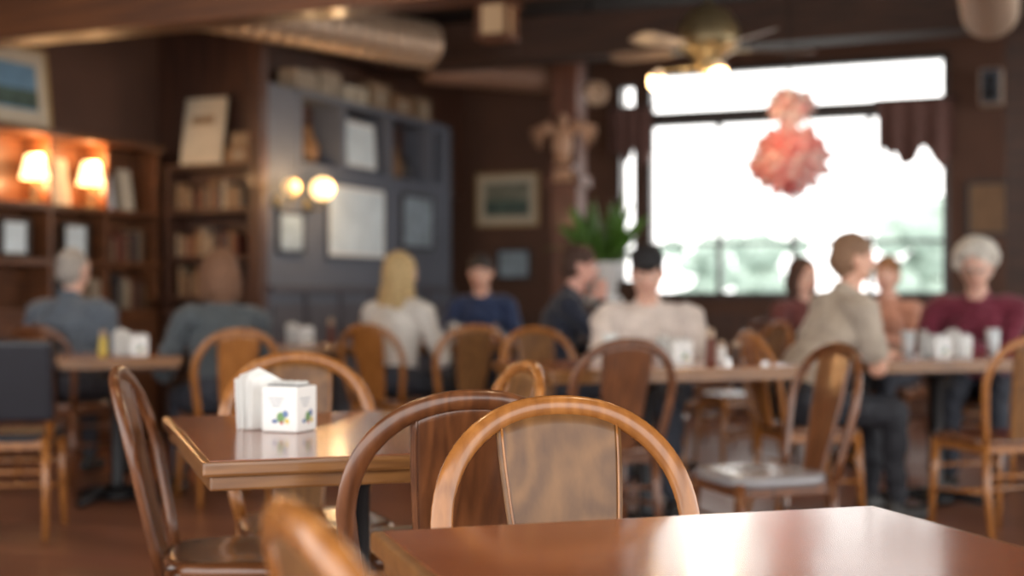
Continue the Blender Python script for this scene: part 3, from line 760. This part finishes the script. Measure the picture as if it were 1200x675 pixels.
    bpy.data.meshes.remove(me)
    return out.build(name, (X, Y, 0), math.radians(phi)-math.pi/2)

GREY = (.42, .38, .34); PALE = (.7, .42, .32)
def sit(name, X, Y, phi, wd=None, **k):
    person(name, X, Y, phi, **k)
    f = Vector((math.cos(math.radians(phi)), math.sin(math.radians(phi))))
    chair('dining_chair', X+f.x*.05, Y+f.y*.05, phi, wd, wd)
lap = ((-.1, .3, .66), (.1, .3, .66))
sit('seated_elderly_man', -2.54, 7.72, 72, W_CHAIRD, lean=.08, tall=-.02, broad=1.35, skin=PALE, hair=GREY, shirt=srgb(94, 104, 116), style='thin', pants=(.03, .03, .04), wr=lap, yaw=-10)
sit('seated_woman', -1.47, 7.0, 118, W_CHAIR, lean=.08, tall=-.05, female=True, broad=1.1, skin=PALE, hair=srgb(118, 84, 62), shirt=srgb(72, 80, 86), style='bob', wr=((-.16, .34, .775), (.1, .36, .775)), pitch=-4)
sit('seated_woman', -.72, 8.05, 62, W_CHAIR, lean=.1, tall=-.03, female=True, skin=PALE, hair=srgb(196, 168, 120), shirt=srgb(215, 210, 202), style='long', yaw=-20)
sit('seated_man', -.2, 9.62, -95, W_CHAIRD, lean=.14, skin=PALE, hair=(.03, .022, .02), shirt=srgb(34, 52, 88), pitch=-14)
sit('seated_man', .16, 8.0, 0, W_CHAIRD, lean=.2, tall=.01, broad=1.15, skin=(.68, .36, .28), hair=srgb(70, 46, 36), shirt=srgb(32, 38, 54), wr=((-.1, .4, .775), (.06, .36, 1.02)), pitch=-8)
sit('seated_man', .7, 6.98, -98, W_CHAIR, lean=.16, tall=-.04, broad=1.25, skin=PALE, hair=(.015, .012, .012), shirt=srgb(210, 198, 190), sleeve='short', pitch=-18, cap=(.012, .012, .015), wr=((-.16, .4, .775), (.05, .4, .8)))
sit('seated_elderly_man', 1.34, 6.39, 12, W_CHAIR, lean=.25, tall=.01, broad=1.25, skin=(.68, .38, .27), hair=srgb(140, 108, 84), shirt=srgb(172, 160, 146), sleeve='short', pitch=-2, yaw=-8, style='short', pants=(.02, .022, .03), wr=((-.22, .48, .775), (-.02, .47, .775)))
sit('seated_elderly_woman', 2.66, 7.78, -112, W_CHAIR, lean=.22, tall=.0, female=True, broad=1.25, skin=PALE, hair=(.66, .62, .55), shirt=srgb(112, 34, 54), style='curly', pitch=-18, glasses=True, wr=((.05, .42, .775), (.16, .38, .775)))
sit('seated_woman', 2.55, 9.1, -130, W_CHAIRD, lean=.1, tall=-.03, female=True, skin=(.7, .4, .3), hair=srgb(150, 105, 70), shirt=srgb(190, 140, 120), style='short')
sit('seated_woman', 1.86, 9.1, -60, W_CHAIRD, lean=.1, tall=-.04, female=True, skin=PALE, hair=srgb(66, 40, 30), shirt=srgb(90, 40, 40), style='bob')

# ------------------------------------------------------------ outside
mb = MB(); mb.box((0, 0, 0), (60, 40, .1), plain('pale_pavement', (.52, .56, .56), .9, .05, 2)); mb.build('ground_outside', R(-2, 33, -.2), -TH)
def tree(name, X, Y, s):
    mb = MB(); random.seed(int(X*10))
    mb.tube([(0, 0, -.15), (.05, 0, 1.5), (0, .1, 3)], [.15*s, .1*s, .05*s], W_DARK, 8)
    for i in range(34):
        a = random.uniform(0, 6.28); r = random.uniform(0, 1.1)*s
        mb.ell((r*math.cos(a), r*math.sin(a), random.uniform(.9, 2.8)*s), (.4*s, .4*s, .3*s), plain('foliage', (.36, .45, .39), .8, .2, 4), None, 8)
    mb.build(name, (X, Y, 0))
tree('street_tree', 8.6, 28, 1.0); tree('street_tree', 4.6, 32, .8); tree('street_tree', 6.6, 36, .9)
mb = MB(); MF = plain('fence_paint', srgb(120, 132, 134), .6)
for i in range(60): mb.box((-6+i*.25, 0, .6), (.04, .04, 1.2), MF)
mb.box((1.4, 0, 1.15), (15, .05, .06), MF); mb.box((1.4, 0, .2), (15, .05, .06), MF)
mb.build('railing', R(-1, 16, -.15), -TH)

w = bpy.data.worlds.new('World'); scene.world = w; w.use_nodes = True
bg = w.node_tree.nodes['Background']; bg.inputs['Color'].default_value = (1, .98, .95, 1); bg.inputs['Strength'].default_value = 3.3

cam = bpy.data.cameras.new('Camera'); co_ = bpy.data.objects.new('Camera', cam); scene.collection.objects.link(co_); scene.camera = co_
co_.location = (0, 0, 1.06); co_.rotation_euler = (math.radians(90.27), 0, 0)
cam.sensor_width = 36; cam.lens = 48; cam.clip_start = .05
cam.dof.use_dof = True; cam.dof.focus_distance = 2.2; cam.dof.aperture_fstop = 2.0; cam.dof.aperture_blades = 0
scene.view_settings.view_transform = 'Standard'; scene.view_settings.look = 'None'; scene.view_settings.exposure = 0.0
